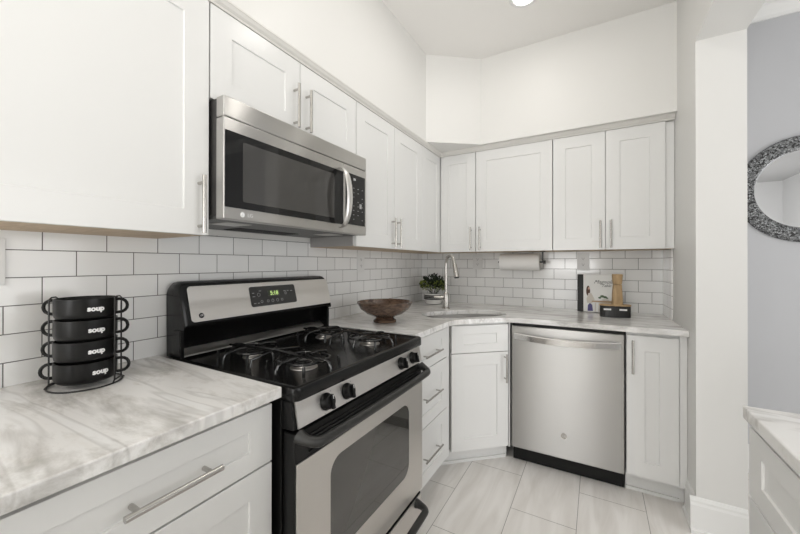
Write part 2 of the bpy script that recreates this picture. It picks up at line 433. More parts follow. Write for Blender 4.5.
# cove crown strips under the soffit
def crown_prof(x, s):     # x = face plane, s = +1 outward
    return [(x-.03*s, ZUT+.001), (x+.003*s, ZUT+.001), (x+.004*s, ZUT+.007), (x+.013*s, ZUT+.013), (x+.019*s, ZUT+.022), (x+.022*s, ZUT+.024), (x+.022*s, ZS-.0005), (x-.03*s, ZS-.0005)]
structure('trim_1', extr(B(), crown_prof(UX, 1), 'y', -2.80, UY-.002), 'crown', 'slim crown strip above the cabinets on the stove wall')
structure('trim_2', extr(B(), crown_prof(UY, -1), 'x', UX+.001, wx(UY)-.001), 'crown', 'slim crown strip above the cabinets on the sink wall')

# backsplash tiles
structure('wall_left_backsplash', box(B(), .0005, .007, -3.3, -.0075, ZC+.0005, ZU-.002+.03), 'tile_left', 'white subway tiles with dark grout on the stove wall')
structure('wall_back_backsplash', box(B(), .0005, 1.775-.0075, -.007, -.0005, ZC+.0005, ZU+.028), 'tile_back', 'white subway tiles with dark grout on the sink wall')
structure('wall_right_backsplash', prism(B(), [(1.768, -.0005), (1.7735, -.275), (1.7795, -.275), (1.7745, -.0005)], ZC+.0005, ZU-.0005), 'tile_right', 'narrow return of white subway tiles on the right wall')

# baseboards
def base_prof(y, s): return [(y, .001), (y+.022*s, .001), (y+.022*s, .018), (y+.014*s, .022), (y+.014*s, .130), (y+.010*s, .140), (y+.010*s, .150), (y+.004*s, .162), (y, .165)]
structure('baseboard_right', extr(B(), base_prof(wx(JY)-.001, -1), 'y', JY, -.60), 'trim', 'white moulded baseboard beside the last base cabinet')
structure('baseboard_jamb', extr(B(), base_prof(JY, -1), 'x', wx(JY)-.023, HX), 'trim', 'white moulded baseboard under the end of the wall')
structure('baseboard_hall', extr(B(), base_prof(0, -1), 'x', HX, HR), 'trim')
structure('trim_3', extr(B(), [(0, 2.69), (-.012, 2.69), (-.016, 2.705), (-.05, 2.745), (-.06, 2.752), (-.062, 2.765), (-.085, 2.785), (-.085, HC-.0005), (0, HC-.0005)], 'x', HX, HR), 'trim', 'stepped crown moulding along the grey wall')

# ------------------------------------------------------------------ recessed ceiling lamps
def can_light(x, y, label, watts=0):
    t = thing('recessed_light', label, 'ceiling light', (x, y, CEIL), group='recessed ceiling lights')
    obj('trim_ring', lathe(B(), [(.054, -.0005), (.077, -.0005), (.080, -.004), (.076, -.008), (.058, -.009), (.054, -.006)], (0, 0, 0), 40, closed_prof=True), 'frame_white', t, smooth=True, local=True)
    obj('lens', lathe(B(), [(.053, -.004), (.053, -.001)], (0, 0, 0), 40), 'lamp_glow', t, local=True)
    if watts:
        l = bpy.data.lights.new('lamp_beam', 'AREA'); l.shape = 'DISK'; l.size = .11; l.energy = watts; l.color = (1, .965, .91)
        o = bpy.data.objects.new('lamp_beam', l); COL.objects.link(o); o.parent = t; o.location = (0, 0, -.012)
can_light(1.04, -.845, 'round recessed light in the ceiling at the top edge of the photo')
can_light(1.04, -1.42, 'round recessed light overhead in the middle of the kitchen ceiling', 2.2)
can_light(1.04, -3.0, 'round recessed light overhead behind the camera', 1.2)
can_light(1.04, -4.8, 'round recessed light added out of view towards the rear wall')  # unseen lamp added to the row for more even light

# ------------------------------------------------------------------ wall cabinets
XN, XU = (1, 0, 0), (0, 1, 0)       # faces of the stove wall: normal, rightward
YN, YU = (0, -1, 0), (1, 0, 0)      # faces of the sink wall
DT = .019
def wall_cab_left(y0, y1, z0, ndoors, handles, label, side=False):
    t = thing('wall_cabinet', label, 'cabinet', (0, (y0+y1)/2, z0))
    xb = UX-DT-.0015
    obj('body', box(B(), .0008 if z0 > 1.5 else .0075, xb, y0+.0005, y1-.0005, z0+.006, ZUT-.002), 'cab', t, bevel=.001)
    if z0 < 1.5: obj('bottom_panel', box(B(), .0075, xb-.0008, y0+.001, y1-.001, z0+.0005, z0+.0055), 'birch', t, label='birch plywood underside')
    if side: obj('side_panel', box(B(), .0078, xb-.002, y0-.0008, y0+.0003, z0+.001, ZUT-.01), 'side_shade', t, label='cabinet side painted grey as shade beside the microwave')
    w = (y1-y0)/ndoors
    for i in range(ndoors):
        F = frame3((xb+.001, y0+w*i+.0015, z0), XU, XN)
        d = obj('door', shaker(F, w-.003, ZUT-z0-.001), 'cab', t, bevel=.0012)
        if handles[i] is not None:
            a, hh, L = handles[i]
            bar_handle(d, F, a if a > 0 else w-.003+a, hh-z0, L, True, DT, .03)
    return t
wall_cab_left(-2.80, -2.192, ZU, 1, [(-.032, 1.428, .176)], 'large white shaker wall cabinet at the left edge, beside the microwave')
wall_cab_left(-2.19, -1.424, 1.775, 2, [(-.032, 1.882, .176), (.032, 1.882, .176)], 'short white two-door wall cabinet directly above the microwave')
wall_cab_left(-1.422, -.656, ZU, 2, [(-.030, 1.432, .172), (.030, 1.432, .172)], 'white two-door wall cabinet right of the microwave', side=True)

# corner (L-shaped) cabinet
t = thing('corner_wall_cabinet', 'white L-shaped corner wall cabinet with two narrow doors meeting at an inside angle', 'cabinet', (.15, -.15, ZU))
bx, by = UX-DT-.0015, UY+DT+.0015
Lp = [(.0075, -.654), (bx, -.654), (bx, by), (.606, by), (.606, -.0075), (.0075, -.0075)]
obj('body', prism(B(), Lp, ZU+.006, ZUT-.002), 'cab', t)
obj('bottom_panel', prism(B(), [(.008, -.6535), (bx-.001, -.6535), (bx-.001, by+.001), (.6055, by+.001), (.6055, -.008), (.008, -.008)], ZU+.0005, ZU+.0055), 'birch', t)
F = frame3((bx+.001, -.654, ZU), XU, XN); obj('door', shaker(F, .654+UY-.003, ZUT-ZU-.001, s=.068), 'cab', t, bevel=.0012)
F = frame3((UX+.003, by-.001, ZU), YU, YN); d = obj('door', shaker(F, .6045-UX-.003, ZUT-ZU-.001, s=.068), 'cab', t, bevel=.0012)
bar_handle(d, F, .6045-UX-.003-.032, .096, .172, True, DT, .03)

def wall_cab_back(x0, x1, nd, handles, label, filler=0):
    t = thing('wall_cabinet', label, 'cabinet', ((x0+x1)/2, 0, ZU))
    xe = min(x1, 1.774)
    obj('body', box(B(), x0+.0005, xe-.0005, by, -.0075, ZU+.006, ZUT-.002), 'cab', t, bevel=.001)
    obj('bottom_panel', box(B(), x0+.001, xe-.001, by+.001, -.0078, ZU+.0005, ZU+.0055), 'birch', t)
    w = (x1-filler-x0)/nd
    for i in range(nd):
        F = frame3((x0+w*i+.0015, by-.001, ZU), YU, YN)
        d = obj('door', shaker(F, w-.003, ZUT-ZU-.001), 'cab', t, bevel=.0012)
        a = handles[i]; bar_handle(d, F, a if a > 0 else w-.003+a, .096, .172, True, DT, .03)
    if filler: obj('filler_strip', box(B(), x1-filler+.001, x1-.0005, by-.004, by-.0002, ZU+.001, ZUT-.002), 'cab', t)
wall_cab_back(.608, 1.1325, 1, [.032], 'wide white single-door wall cabinet above the faucet and paper towel')
wall_cab_back(1.1345, 1.7805, 2, [-.027, .027], 'white two-door wall cabinet at the right end, above the cookbook', filler=.042)

# ------------------------------------------------------------------ base cabinets
ZB, ZF = .108, .872          # face bottom / top
CX = .605                    # carcass front, stove wall
def toe(bm, *a): return box(bm, *a)
# left of the range
t = thing('base_cabinet', 'white base cabinet with a long-handled drawer, left of the stove', 'cabinet', (.3, -2.5, 0))
obj('body', box(B(), .004, CX, -2.84, -2.1995, .1, .8835), 'cab', t, bevel=.001)
obj('toe_kick', box(B(), .004, .54, -2.84, -2.2, .0008, .0995), 'cab', t)
F = frame3((CX+.001, -2.715, .716), XU, XN)
d = obj('drawer', shaker(F, .5135, .153, s=.068, st=.05), 'cab', t, bevel=.0012)
bar_handle(d, F, .257, .074, .186, False, DT, .034, .0065)
F = frame3((CX+.001, -2.715, ZB), XU, XN)
obj('door', shaker(F, .5135, .603, s=.068), 'cab', t, bevel=.0012)
F = frame3((CX+.001, -2.838, ZB), XU, XN)
obj('filler_strip', slab(B(), F, [(0, 0), (.12, 0), (.12, .761), (0, .761)], 0, .015), 'cab', t)

# drawers between range and corner
YD1 = -.905
t = thing('drawer_cabinet', 'white three-drawer base cabinet between the stove and the corner sink cabinet', 'cabinet', (.3, -1.15, 0))
obj('body', box(B(), .004, CX, RY1+.003, YD1, .1, .8835), 'cab', t, bevel=.001)
obj('toe_kick', box(B(), .004, .535, RY1+.003, YD1, .0008, .0995), 'cab', t)
obj('toe_moulding', box(B(), .5355, .545, RY1+.003, YD1-.01, .0008, .018), 'trim', t)
y0 = RY1+.006; yw = -.948-y0
for z0, z1 in ((.112, .405), (.409, .700), (.704, ZF)):
    F = frame3((CX+.001, y0, z0), XU, XN)
    d = obj('drawer', shaker(F, yw, z1-z0, s=.068, st=.05 if z1-z0 < .2 else .066), 'cab', t, bevel=.0012)
    bar_handle(d, F, yw-.232, {.112: .142, .409: .148, .704: .072}[z0], .21, False, DT, .03, .005)
F = frame3((CX+.0005, -.946, .105), XU, XN); obj('corner_stile', slab(B(), F, [(0, 0), (.04, 0), (.04, .775), (0, .775)], 0, .017), 'cab', t)

# diagonal sink base
A0 = Vector((.628, -.888)); A1 = Vector((.912, -.632)); ud = (A1-A0).normalized(); nd = Vector((ud.y, -ud.x)); wd = (A1-A0).length
t = thing('sink_cabinet', 'white diagonal corner base cabinet with one door under the sink', 'cabinet', (.35, -.35, 0))
c0 = A0-nd*.021; c1 = A1-nd*.021
# carcass with room for the sink bowl: panels round an open top
obj('face_frame', prism(B(), [tuple(c0), tuple(c1), tuple(c1-nd*.016), tuple(c0-nd*.016)], .1, .8835), 'cab', t)
obj('side_panel', prism(B(), [(.004, -.903), (c0.x-.001, -.903), (c0.x-.001, -.895), (.004, -.895)], .1, .8835), 'cab', t)
obj('side_panel', prism(B(), [(.915, -.02), (.907, -.02), (.907, c1.y), (.915, c1.y)], .1, .8835), 'cab', t)
obj('floor_panel', prism(B(), [(.004, -.893), (c0.x-.02, -.893), (.9, c1.y+.04), (.9, -.004), (.004, -.004)], .1, .118), 'cab', t)
e0 = A0-nd*.085; e1 = A1-nd*.085
obj('toe_kick', prism(B(), [(.45, -.80), tuple(e0-ud*.06), tuple(e1+ud*.03), (.75, -.45)], .0008, .0995), 'cab', t)
obj('toe_moulding', prism(B(), [tuple(e0-ud*.045+nd*.001), tuple(e0-ud*.045+nd*.011), tuple(e1+ud*.02+nd*.011), tuple(e1+ud*.02+nd*.001)], .0008, .018), 'trim', t)
F = frame3((c0.x+nd.x*.001, c0.y+nd.y*.001, .108), (ud.x, ud.y, 0), (nd.x, nd.y, 0))
off = .004
F1 = frame3(F(off, .004, 0), (ud.x, ud.y, 0), (nd.x, nd.y, 0))
d = obj('door', shaker(F1, wd-2*off, .588), 'cab', t, bevel=.0012)
bar_handle(d, F1, wd-2*off-.026, .49, .175, True, DT, .03, .0055)
F2 = frame3(F(off, .596, 0), (ud.x, ud.y, 0), (nd.x, nd.y, 0))
obj('false_drawer', shaker(F2, wd-2*off, .166, s=.078, st=.052), 'cab', t, bevel=.0012)

# right end base cabinet
XD0, XD1 = .921, 1.523
CYF = -.597
WB = 1.774
t = thing('base_cabinet', 'narrow white base cabinet right of the dishwasher with a vertical bar handle', 'cabinet', (1.65, -.3, 0))
obj('body', prism(B(), [(XD1+.004, -.004), (1.773, -.004), (1.785, CYF), (XD1+.004, CYF)], .1, .8835), 'cab', t, bevel=.001)
obj('toe_kick', prism(B(), [(XD1+.004, -.004), (1.773, -.004), (1.784, -.54), (XD1+.004, -.54)], .0008, .0995), 'cab', t)
obj('toe_moulding', box(B(), XD1+.006, 1.7645, -.551, -.5405, .0008, .018), 'trim', t)
F = frame3((XD1+.0065, CYF-.001, .118), YU, YN)
d = obj('door', shaker(F, .223, .746, s=.080), 'cab', t, bevel=.0012)
bar_handle(d, F, .026, .635, .178, True, DT, .03)
obj('filler_strip', box(B(), 1.755, 1.786, CYF-.012, CYF-.0002, .108, .878), 'cab', t)

# peninsula cabinet at the right edge
PX, PY = 1.697, -1.738
t = thing('peninsula_cabinet', 'white drawer cabinet at the right edge of the photo, in front of the opening', 'cabinet', (2.05, -2.3, 0))
obj('body', box(B(), PX+.0205, 2.30, -2.86, PY, .1, .8835), 'cab', t, bevel=.001)
obj('toe_kick', box(B(), PX+.09, 2.28, -2.86, PY-.02, .0008, .0995), 'cab', t)
for k in range(2):
    ya = PY-.002-k*.557
    F = frame3((PX+.0195, ya, .712), (0, -1, 0), (-1, 0, 0))
    obj('drawer', shaker(F, .553, .158, s=.068, st=.048), 'cab', t, bevel=.0012)
    F = frame3((PX+.0195, ya, ZB), (0, -1, 0), (-1, 0, 0))
    obj('door', shaker(F, .553, .600, s=.068), 'cab', t, bevel=.0012)

# ------------------------------------------------------------------ countertops
t = obj('countertop', box(B(), .0005, .648, -3.0, -2.187, .884, ZC), 'marble', bevel=.004); tag(t, 'marble-look countertop left of the stove, holding the soup mugs', 'countertop')
# main top with the sink cut out
DS = Vector((1, -1)).normalized(); DTt = Vector((1, 1)).normalized()
def st(s, tt): p = DS*s + DTt*tt; return (p.x, p.y)
def sink_outline(grow=0, n=28):
    pts = []
    for i in range(n):
        a = 2*PI*i/n; ca, sa = math.cos(a), math.sin(a)
        ex = 2/3.4
        tt = math.copysign(abs(ca)**ex, ca)*(.285+grow); s = math.copysign(abs(sa)**ex, sa)*(.160+grow)
        if s < 0: tt *= 1-.22*(s/-.160)**2     # narrower at the back
        pts.append(st(.880+s, tt-.010))
    return pts
def fillet(p0, p1, p2, r, n=6):
    p0, p1, p2 = Vector(p0), Vector(p1), Vector(p2); a = p1+(p0-p1).normalized()*r; b = p1+(p2-p1).normalized()*r
    return [tuple(a*(1-t)**2 + p1*2*t*(1-t) + b*t*t) for t in [i/n for i in range(n+1)]]
outer = [(.0005, -1.392), (.648, -1.392)]
outer += fillet((.648, -1.392), (.648, -.915), (.918, -.648), .07) + fillet((.648, -.915), (.918, -.648), (1.7, -.648), .06)
outer += [(wx(-.648)-.001, -.648), (wx(0)-.001, -.0005), (.0005, -.0005)]
bm = B(); inner = sink_outline()
layers = []
for z in (.884, ZC):
    vo = [bm.verts.new((*p, z)) for p in outer]; vi = [bm.verts.new((*p, z)) for p in inner]
    eo = [bm.edges.new((vo[i], vo[(i+1) % len(vo)])) for i in range(len(vo))]; ei = [bm.edges.new((vi[i], vi[(i+1) % len(vi)])) for i in range(len(vi))]
    bmesh.ops.triangle_fill(bm, use_beauty=True, use_dissolve=False, edges=eo+ei)
    layers.append((vo, vi))
for k in (0, 1):
    a, b = layers[0][k], layers[1][k]
    for i in range(len(a)): bm.faces.new((a[i], a[(i+1) % len(a)], b[(i+1) % len(a)], b[i]))
t = obj('countertop', bm, 'marble', bevel=.003); tag(t, 'L-shaped marble-look countertop with the sink, running to the right wall', 'countertop')
t = obj('countertop', box(B(), 1.688, 2.36, -2.90, -1.733, .884, ZC), 'marble', bevel=.004); tag(t, 'marble-look countertop corner at the right edge, on the peninsula cabinet', 'countertop')

# sink bowl
t = thing('sink', 'undermount stainless corner sink let into the countertop', 'sink', (.6, -.62, .7))
bm = B(); rings = []
for g, z in ((.012, .8835), (.004, .8835), (.004, .87), (-.004, .75), (-.02, .715), (-.06, .703)):
    rings.append([bm.verts.new((*p, z)) for p in sink_outline(g)])
for a, b in zip(rings, rings[1:]):
    for i in range(len(a)): bm.faces.new((a[i], a[(i+1) % len(a)], b[(i+1) % len(a)], b[i]))
bm.faces.new(rings[-1])
o = obj('bowl', bm, 'sink', t, smooth=True); sm = o.modifiers.new('solid', 'SOLIDIFY'); sm.thickness = .0015; sm.offset = -1
c = st(.885, 0); obj('drain', lathe(B(), [(.045, .0), (.045, .003), (.036, .004), (.03, .001)], (c[0], c[1], .7045), 24), 'chrome', t, smooth=True)

# faucet
fx, fy = .42, -.452
t = thing('faucet', 'tall brushed nickel gooseneck pull-down faucet behind the sink', 'faucet', (fx, fy, ZC))
obj('base', lathe(B(), [(.028, .0005), (.028, .006), (.022, .012), (.0205, .10), (.0175, .115), (.0135, .12)], (fx, fy, ZC), 28), 'nickel', t, smooth=True)
dv = Vector((.78, -.62, 0)).normalized(); P0 = Vector((fx, fy, ZC)); R = .058
pts = [P0+Vector((0, 0, .1205)), P0+Vector((0, 0, .2)), P0+Vector((0, 0, .33))]
for i in range(1, 13):
    a = PI - i*PI*.93/12; pts.append(P0 + dv*(R+R*math.cos(a)) + Vector((0, 0, .33+R*1.05*math.sin(a))))
obj('spout', tube(B(), pts, .0115, 14), 'nickel', t, smooth=True)
e = pts[-1]; dd = (pts[-1]-pts[-2]).normalized()
h = obj('spray_head', tube(B(), [e+dd*.0008, e+dd*.02, e+dd*.06, e+dd*.105, e+dd*.112], [.0125, .015, .0165, .019, .0185], 16), 'nickel', t, smooth=True)
obj('spray_face', tube(B(), [e+dd*.1125, e+dd*.116], .0165, 16), 'black_plastic', h, smooth=True)
lv = Vector((-.87, -.49, 0)).normalized()
obj('lever', tube(B(), [P0+lv*.0212+Vector((0, 0, .082)), P0+lv*.045+Vector((0, 0, .083)), P0+lv*.085+Vector((0, 0, .087)), P0+lv*.09+Vector((0, 0, .087))], [.015, .013, .009, .007], 12), 'nickel', t, smooth=True)

# ------------------------------------------------------------------ dishwasher
YF = -.618
t = thing('dishwasher', 'stainless steel dishwasher with a wide bar handle under the right countertop', 'dishwasher', (1.22, -.3, 0))
obj('tub', box(B(), XD0+.004, XD1-.004, -.57, -.01, .105, .878), 'dark_metal', t)
obj('toe_panel', box(B(), XD0+.003, XD1-.003, -.555, -.54, .004, .1035), 'black_satin', t)
d = obj('door', box(B(), XD0+.004, XD1-.004, YF, -.572, .107, .862), 'steel', t, bevel=.004)
obj('control_strip', box(B(), XD0+.006, XD1-.006, -.608, -.575, .8625, .8685), 'black_satin', d, bevel=.001)
# bowed handle
bm = B(); F = frame3(((XD0+XD1)/2, YF, .803), YU, YN); hw = .278; N = 24; pr = []
for i in range(N+1):
    a = -hw+2*hw*i/N; q = 1-(a/hw)**2
    dpt = .018+.032*q; drop = -.010*q
    pr.append([bm.verts.new(F(a, drop+hh, d0)) for hh, d0 in ((-.017, dpt-.010), (-.019, dpt), (.013, dpt+.004), (.019, dpt), (.017, dpt-.010))])
for a, b in zip(pr, pr[1:]):
    for i in range(5): bm.faces.new((a[i], a[(i+1) % 5], b[(i+1) % 5], b[i]))
bm.faces.new(pr[0]); bm.faces.new(pr[-1][::-1])
for sgn in (-1, 1):
    slab(bm, F, [(sgn*hw-.012*(sgn > 0), -.016), (sgn*hw+.012*(sgn < 0), -.016), (sgn*hw+.012*(sgn < 0), .016), (sgn*hw-.012*(sgn > 0), .016)], .0004, .019)
obj('handle', bm, 'chrome', d, smooth=True)
F = frame3((1.222, YF-.0003, .243), YU, YN)
lg = obj('badge', slab(B(), F, [(.017*math.cos(a*PI/16), .017*math.sin(a*PI/16)) for a in range(32)], 0, .0015), 'nickel', d)
bm = text_bm('GE', .018, F, .0005, shear=.25)
for v in bm.verts: v.co.y -= .0016
obj('monogram', bm, 'grey_mark', lg)

# ------------------------------------------------------------------ range
yc = (RY0+RY1)/2
t = thing('gas_range', 'stainless and black freestanding gas stove with four burners under the microwave', 'stove', (.35, yc, 0))
RX = .647; TOPZ = .909
obj('body', box(B(), .03, RX-.013, RY0, RY1, .02, .872), 'black_satin', t, bevel=.002)
for px in (.08, .52):
    for py in (RY0+.05, RY1-.05): obj('foot', lathe(B(), [(.018, .0008), (.018, .0195)], (px, py, 0), 16), 'black_satin', t)
# cooktop: rounded-rim tray
def rloop(i, z, r, x0=.062, x1=.689): return [(x, y, z) for x, y in rrect(x0+i, x1-i, RY0+i, RY1-i, max(r-i, .004), 5)]
bm = B(); rs = []
for i, z in ((.002, .8725), (0, .876), (0, TOPZ-.006), (.002, TOPZ-.001), (.007, TOPZ+.0015), (.018, TOPZ+.001), (.026, TOPZ-.007), (.034, TOPZ-.011)):
    rs.append([bm.verts.new(p) for p in rloop(i, z, .022)])
bm.faces.new(rs[0][::-1])
for a, b in zip(rs, rs[1:]):
    for i in range(len(a)): bm.faces.new((a[i], a[(i+1) % len(a)], b[(i+1) % len(a)], b[i]))
bm.faces.new(rs[-1])
obj('cooktop', bm, 'black_enamel', t, smooth=True)
DZ = TOPZ-.011
# burners and grates
def grate(cx_, cy_, parent):
    bm = B(); z = DZ+.028; s = .074; r = .0048
    loop = [(cx_+x, cy_+y, z+.002) for x, y in rrect(-s, s, -s, s, .045, 6)]
    tube(bm, loop, r, 8, closed=True)
    for sx, sy in ((1, 0), (-1, 0), (0, 1), (0, -1)):
        L = lambda q, h: (cx_+sx*q, cy_+sy*q, DZ+h)
        tube(bm, [L(.118, .001), L(.116, .018), L(.110, .031), L(.094, .036), L(.06, .040), L(.028, .038)], r, 8)
    for k in range(4):
        a = PI/4+k*PI/2; q = .118
        tube(bm, [(cx_+q*math.cos(a), cy_+q*math.sin(a), DZ+.001), (cx_+q*math.cos(a)*.97, cy_+q*math.sin(a)*.97, DZ+.032)], r, 8)
    return bm
burn = [(.265, -1.99, .55), (.530, -1.99, .74), (.265, -1.60, .62), (.530, -1.60, .70)]
for bx_, by_, k in burn:
    b = obj('burner', lathe(B(), [(.062*k, .0005), (.060*k, .004), (.046*k, .007), (.040*k, .016), (.038*k, .017)], (bx_, by_, DZ), 32), 'burner', t, smooth=True)
    obj('burner_cap', lathe(B(), [(.036*k, .0175), (.040*k, .019), (.040*k, .023), (.034*k, .026), (.01, .027)], (bx_, by_, DZ), 32), 'cast', b, smooth=True)
for gy in (-1.99, -1.60):
    bm = grate(.265, gy, t); b2 = grate(.530, gy, t)
    me = bpy.data.meshes.new('x'); b2.to_mesh(me); b2.free(); bm.from_mesh(me); bpy.data.meshes.remove(me)
    tube(bm, [(.15, gy-.012, DZ+.034), (.3975, gy-.012, DZ+.046), (.63, gy-.012, DZ+.034)], .0042, 8)
    tube(bm, [(.3975, gy-.11, DZ+.001), (.3975, gy-.105, DZ+.030), (.3975, gy, DZ+.044), (.3975, gy+.105, DZ+.030), (.3975, gy+.11, DZ+.001)], .0042, 8)
    obj('grate', bm, 'cast', t, smooth=True)
# backguard
F = frame3((.1025, yc, 0), XU, XN)
YL, YR = -2.172-yc, -1.378-yc
BGP = [(.014, .906), (.062, .906), (.064, .93), (.070, .985), (.088, 1.012), (.128, 1.020), (.130, 1.03), (.090, 1.172), (.078, 1.180), (.03, 1.180), (.012, 1.165)]
bm = B(); n = len(BGP); rings = []
stations = [(0, .030), (.004, .014), (.014, .004), (.03, 0)]
ys = [(-2.163+a, s) for a, s in stations] + [(-1.391-a, s) for a, s in reversed(stations)]
for y, s in ys:     # ends rounded over at the top corners
    rings.append([bm.verts.new((x, y, z - (s if z > 1.1 else (s*.3 if z > 1.0 else 0)))) for x, z in BGP])
for a, b in zip(rings, rings[1:]):
    for i in range(n): bm.faces.new((a[i], a[(i+1) % n], b[(i+1) % n], b[i]))
bm.faces.new(rings[0]); bm.faces.new(rings[-1][::-1])
bg = obj('backguard', bm, 'black_enamel', t, smooth=True)
# tilted face frame of the backguard: origin bottom, up along the slope
bot, top = Vector((.130, 0, 1.03)), Vector((.090, 0, 1.172)); upv = (top-bot).normalized(); nv = Vector((upv.z, 0, -upv.x))
FB = frame3((bot.x, yc, bot.z), XU, nv, upv)
hh = (top-bot).length
bp = obj('steel_panel', slab(B(), FB, rrect(-2.137-yc, -1.392-yc, .004, hh-.010, .014), .0006, .003), 'range_steel', bg, bevel=.001)
y0d, y1d = -1.885-yc, -1.632-yc
FD = frame3(FB(0, 0, .0050), XU, nv, upv); mid = (y0d+y1d)/2
bm = slab(B(), FB, rrect(y0d, y1d, .032, hh-.028, .010), .0033, .0048)
for a, hh_, w in ((-.115, .09, .010), (-.115, .075, .012), (-.115, .045, .012), (-.095, .045, .010), (.055, .09, .012), (.075, .09, .010), (.095, .088, .012), (-.08, .098, .012)):
    slab(bm, FD, [(mid+a, hh_), (mid+a+w, hh_), (mid+a+w, hh_+.0025), (mid+a, hh_+.0025)], 0, .0004, 1)
for a, hh_, r_ in ((-.083, .083, .008), (-.073, .052, .006), (-.04, .052, .006), (-.015, .052, .007), (.012, .052, .007), (.038, .052, .006), (.065, .080, .006)):
    for k in range(16):
        b0, b1 = k*PI/8, (k+1)*PI/8
        slab(bm, FD, [(mid+a+r_*math.cos(b0), hh_+r_*math.sin(b0)), (mid+a+r_*math.cos(b1), hh_+r_*math.sin(b1)), (mid+a+(r_-.0015)*math.cos(b1), hh_+(r_-.0015)*math.sin(b1)), (mid+a+(r_-.0015)*math.cos(b0), hh_+(r_-.0015)*math.sin(b0))], 0, .0003, 1)
dp = obj('display_panel', bm, ['panel_grey', 'grey_mark'], bg)
obj('lcd_window', slab(B(), FD, [(mid-.035, .072), (mid+.03, .072), (mid+.03, .098), (mid-.035, .098)], -.0003, .0004), 'lcd_back', dp)
FL = frame3(FD(mid, .085, .0005), XU, nv, upv)
obj('clock_digits', text_bm('5:18', .026, FL, .0004, bold=.0006), 'lcd', dp)
FG = frame3(FB(-2.100-yc, .026, .0034), XU, nv, upv)
bd = obj('badge', slab(B(), FG, [(.0095*math.cos(a*PI/16), .0095*math.sin(a*PI/16)) for a in range(32)], 0, .0012), 'black_enamel', bg)
FG2 = frame3(FG(0, 0, .0013), XU, nv, upv); obj('monogram', text_bm('GE', .0105, FG2, .0004, shear=.25), 'white_mark', bd)
# sloping vent trim along the foot of the backguard
bm = extr(B(), [(.0635, .9065), (.094, .9065), (.094, .911), (.0655, .935)], 'y', -2.150, -1.402)
obj('vent_trim', bm, 'steel_soft', t, bevel=.001, label='grey metal strip at the foot of the backguard')
# lower posts at both ends of the recess
for ya, yb in ((-2.172, -2.155), (-1.409, -1.392)):
    obj('side_post', box(B(), .0655, .118, ya, yb, .9065, 1.008), 'black_enamel', t, bevel=.004)
# control panel
tp, bt = Vector((.672, 0, .8715)), Vector((.687, 0, .797)); up2 = (tp-bt).normalized(); n2 = Vector((up2.z, 0, -up2.x)); hp = (tp-bt).length
obj('panel_box', extr(B(), [(.635, .792), (.6825, .795), (.6677, .8718), (.635, .8718)], 'y', RY0+.001, RY1-.001), 'black_satin', t, bevel=.003)
FP = frame3((bt.x-.003, yc, bt.z), XU, n2, up2)
kys = [-2.051, -1.952, -1.594, -1.494]
for ky in kys:
    FK = frame3(FP(ky-yc, hp*.47, .0055), XU, n2, up2)
    bm = B()
    rings = []
    for r_, d_ in ((.0255, 0), (.0255, .004), (.022, .008), (.021, .020), (.018, .023)):
        rings.append([bm.verts.new(FK(r_*math.cos(a*PI/14), r_*math.sin(a*PI/14), d_)) for a in range(28)])
    for a, b in zip(rings, rings[1:]):
        for i in range(28): bm.faces.new((a[i], a[(i+1) % 28], b[(i+1) % 28], b[i]))
    bm.faces.new(rings[0][::-1]); bm.faces.new(rings[-1])
    slab(bm, FK, [(-.0045, -.021), (.0045, -.021), (.0045, .021), (-.0045, .021)], .0225, .032)
    kn = obj('knob', bm, 'black_satin', t, smooth=True, bevel=.001)
    obj('pointer_mark', slab(B(), FK, [(-.001, .008), (.001, .008), (.001, .020), (-.001, .020)], .0321, .0326), 'white_mark', kn)
bm = slab(B(), FP, [(RY0-yc+.012, .001), (RY1-yc-.010, .001), (RY1-yc-.010, hp-.001), (RY0-yc+.012, hp-.001)], .0, .005)
for ky in kys:
    for a, h_, s_ in ((.004, .033, .006), (-.012, -.034, .004), (-.030, .0, .003), (.024, .022, .003)):
        slab(bm, FP, [(ky-yc+a, hp*.47+h_), (ky-yc+a+s_, hp*.47+h_), (ky-yc+a+s_, hp*.47+h_+.0035), (ky-yc+a, hp*.47+h_+.0035)], .0048, .0054, 1)
obj('control_panel', bm, ['range_steel', 'grey_mark'], t)
# oven door
DX = .684
d = obj('oven_door', box(B(), RX-.008, DX, RY0+.002, RY1-.002, .212, .786), 'black_satin', t, bevel=.004)
FO = frame3((DX, yc, 0), XU, XN)
a0, a1 = RY0-yc+.006, RY1-yc-.004
# steel skin with a rounded window cut-out
wa0, wa1, wz0, wz1 = -2.036-yc, -1.532-yc, .345, .652
bm = B(); ow = [(a0, .215), (a1, .215), (a1, .704), (a0, .704)]; iw = rrect(wa0, wa1, wz0, wz1, .05, 8)
for dd_ in (.0004, .004):
    vo = [bm.verts.new(FO(*p, dd_)) for p in ow]; vi = [bm.verts.new(FO(*p, dd_)) for p in iw]
    eo = [bm.edges.new((vo[i], vo[(i+1) % 4])) for i in range(4)]; ei = [bm.edges.new((vi[i], vi[(i+1) % len(vi)])) for i in range(len(vi))]
    bmesh.ops.triangle_fill(bm, use_beauty=True, use_dissolve=False, edges=eo+ei)
    if dd_ < .001: lo = (vo, vi)
    else:
        for q in (0, 1):
            A_, B_ = lo[q], (vo, vi)[q]
            for i in range(len(A_)): bm.faces.new((A_[i], A_[(i+1) % len(A_)], B_[(i+1) % len(A_)], B_[i]))
obj('steel_front', bm, 'range_steel', d, label='brushed stainless door skin')
obj('oven_window', slab(B(), FO, rrect(wa0+.0006, wa1-.0006, wz0+.0006, wz1-.0006, .05, 8), .0006, .0036), 'oven_glass', d)
bm = B()
for k in range(5): slab(bm, FO, [(a0+.05, .716+k*.012), (a1-.02, .716+k*.012), (a1-.02, .720+k*.012), (a0+.05, .720+k*.012)], .0004, .004)
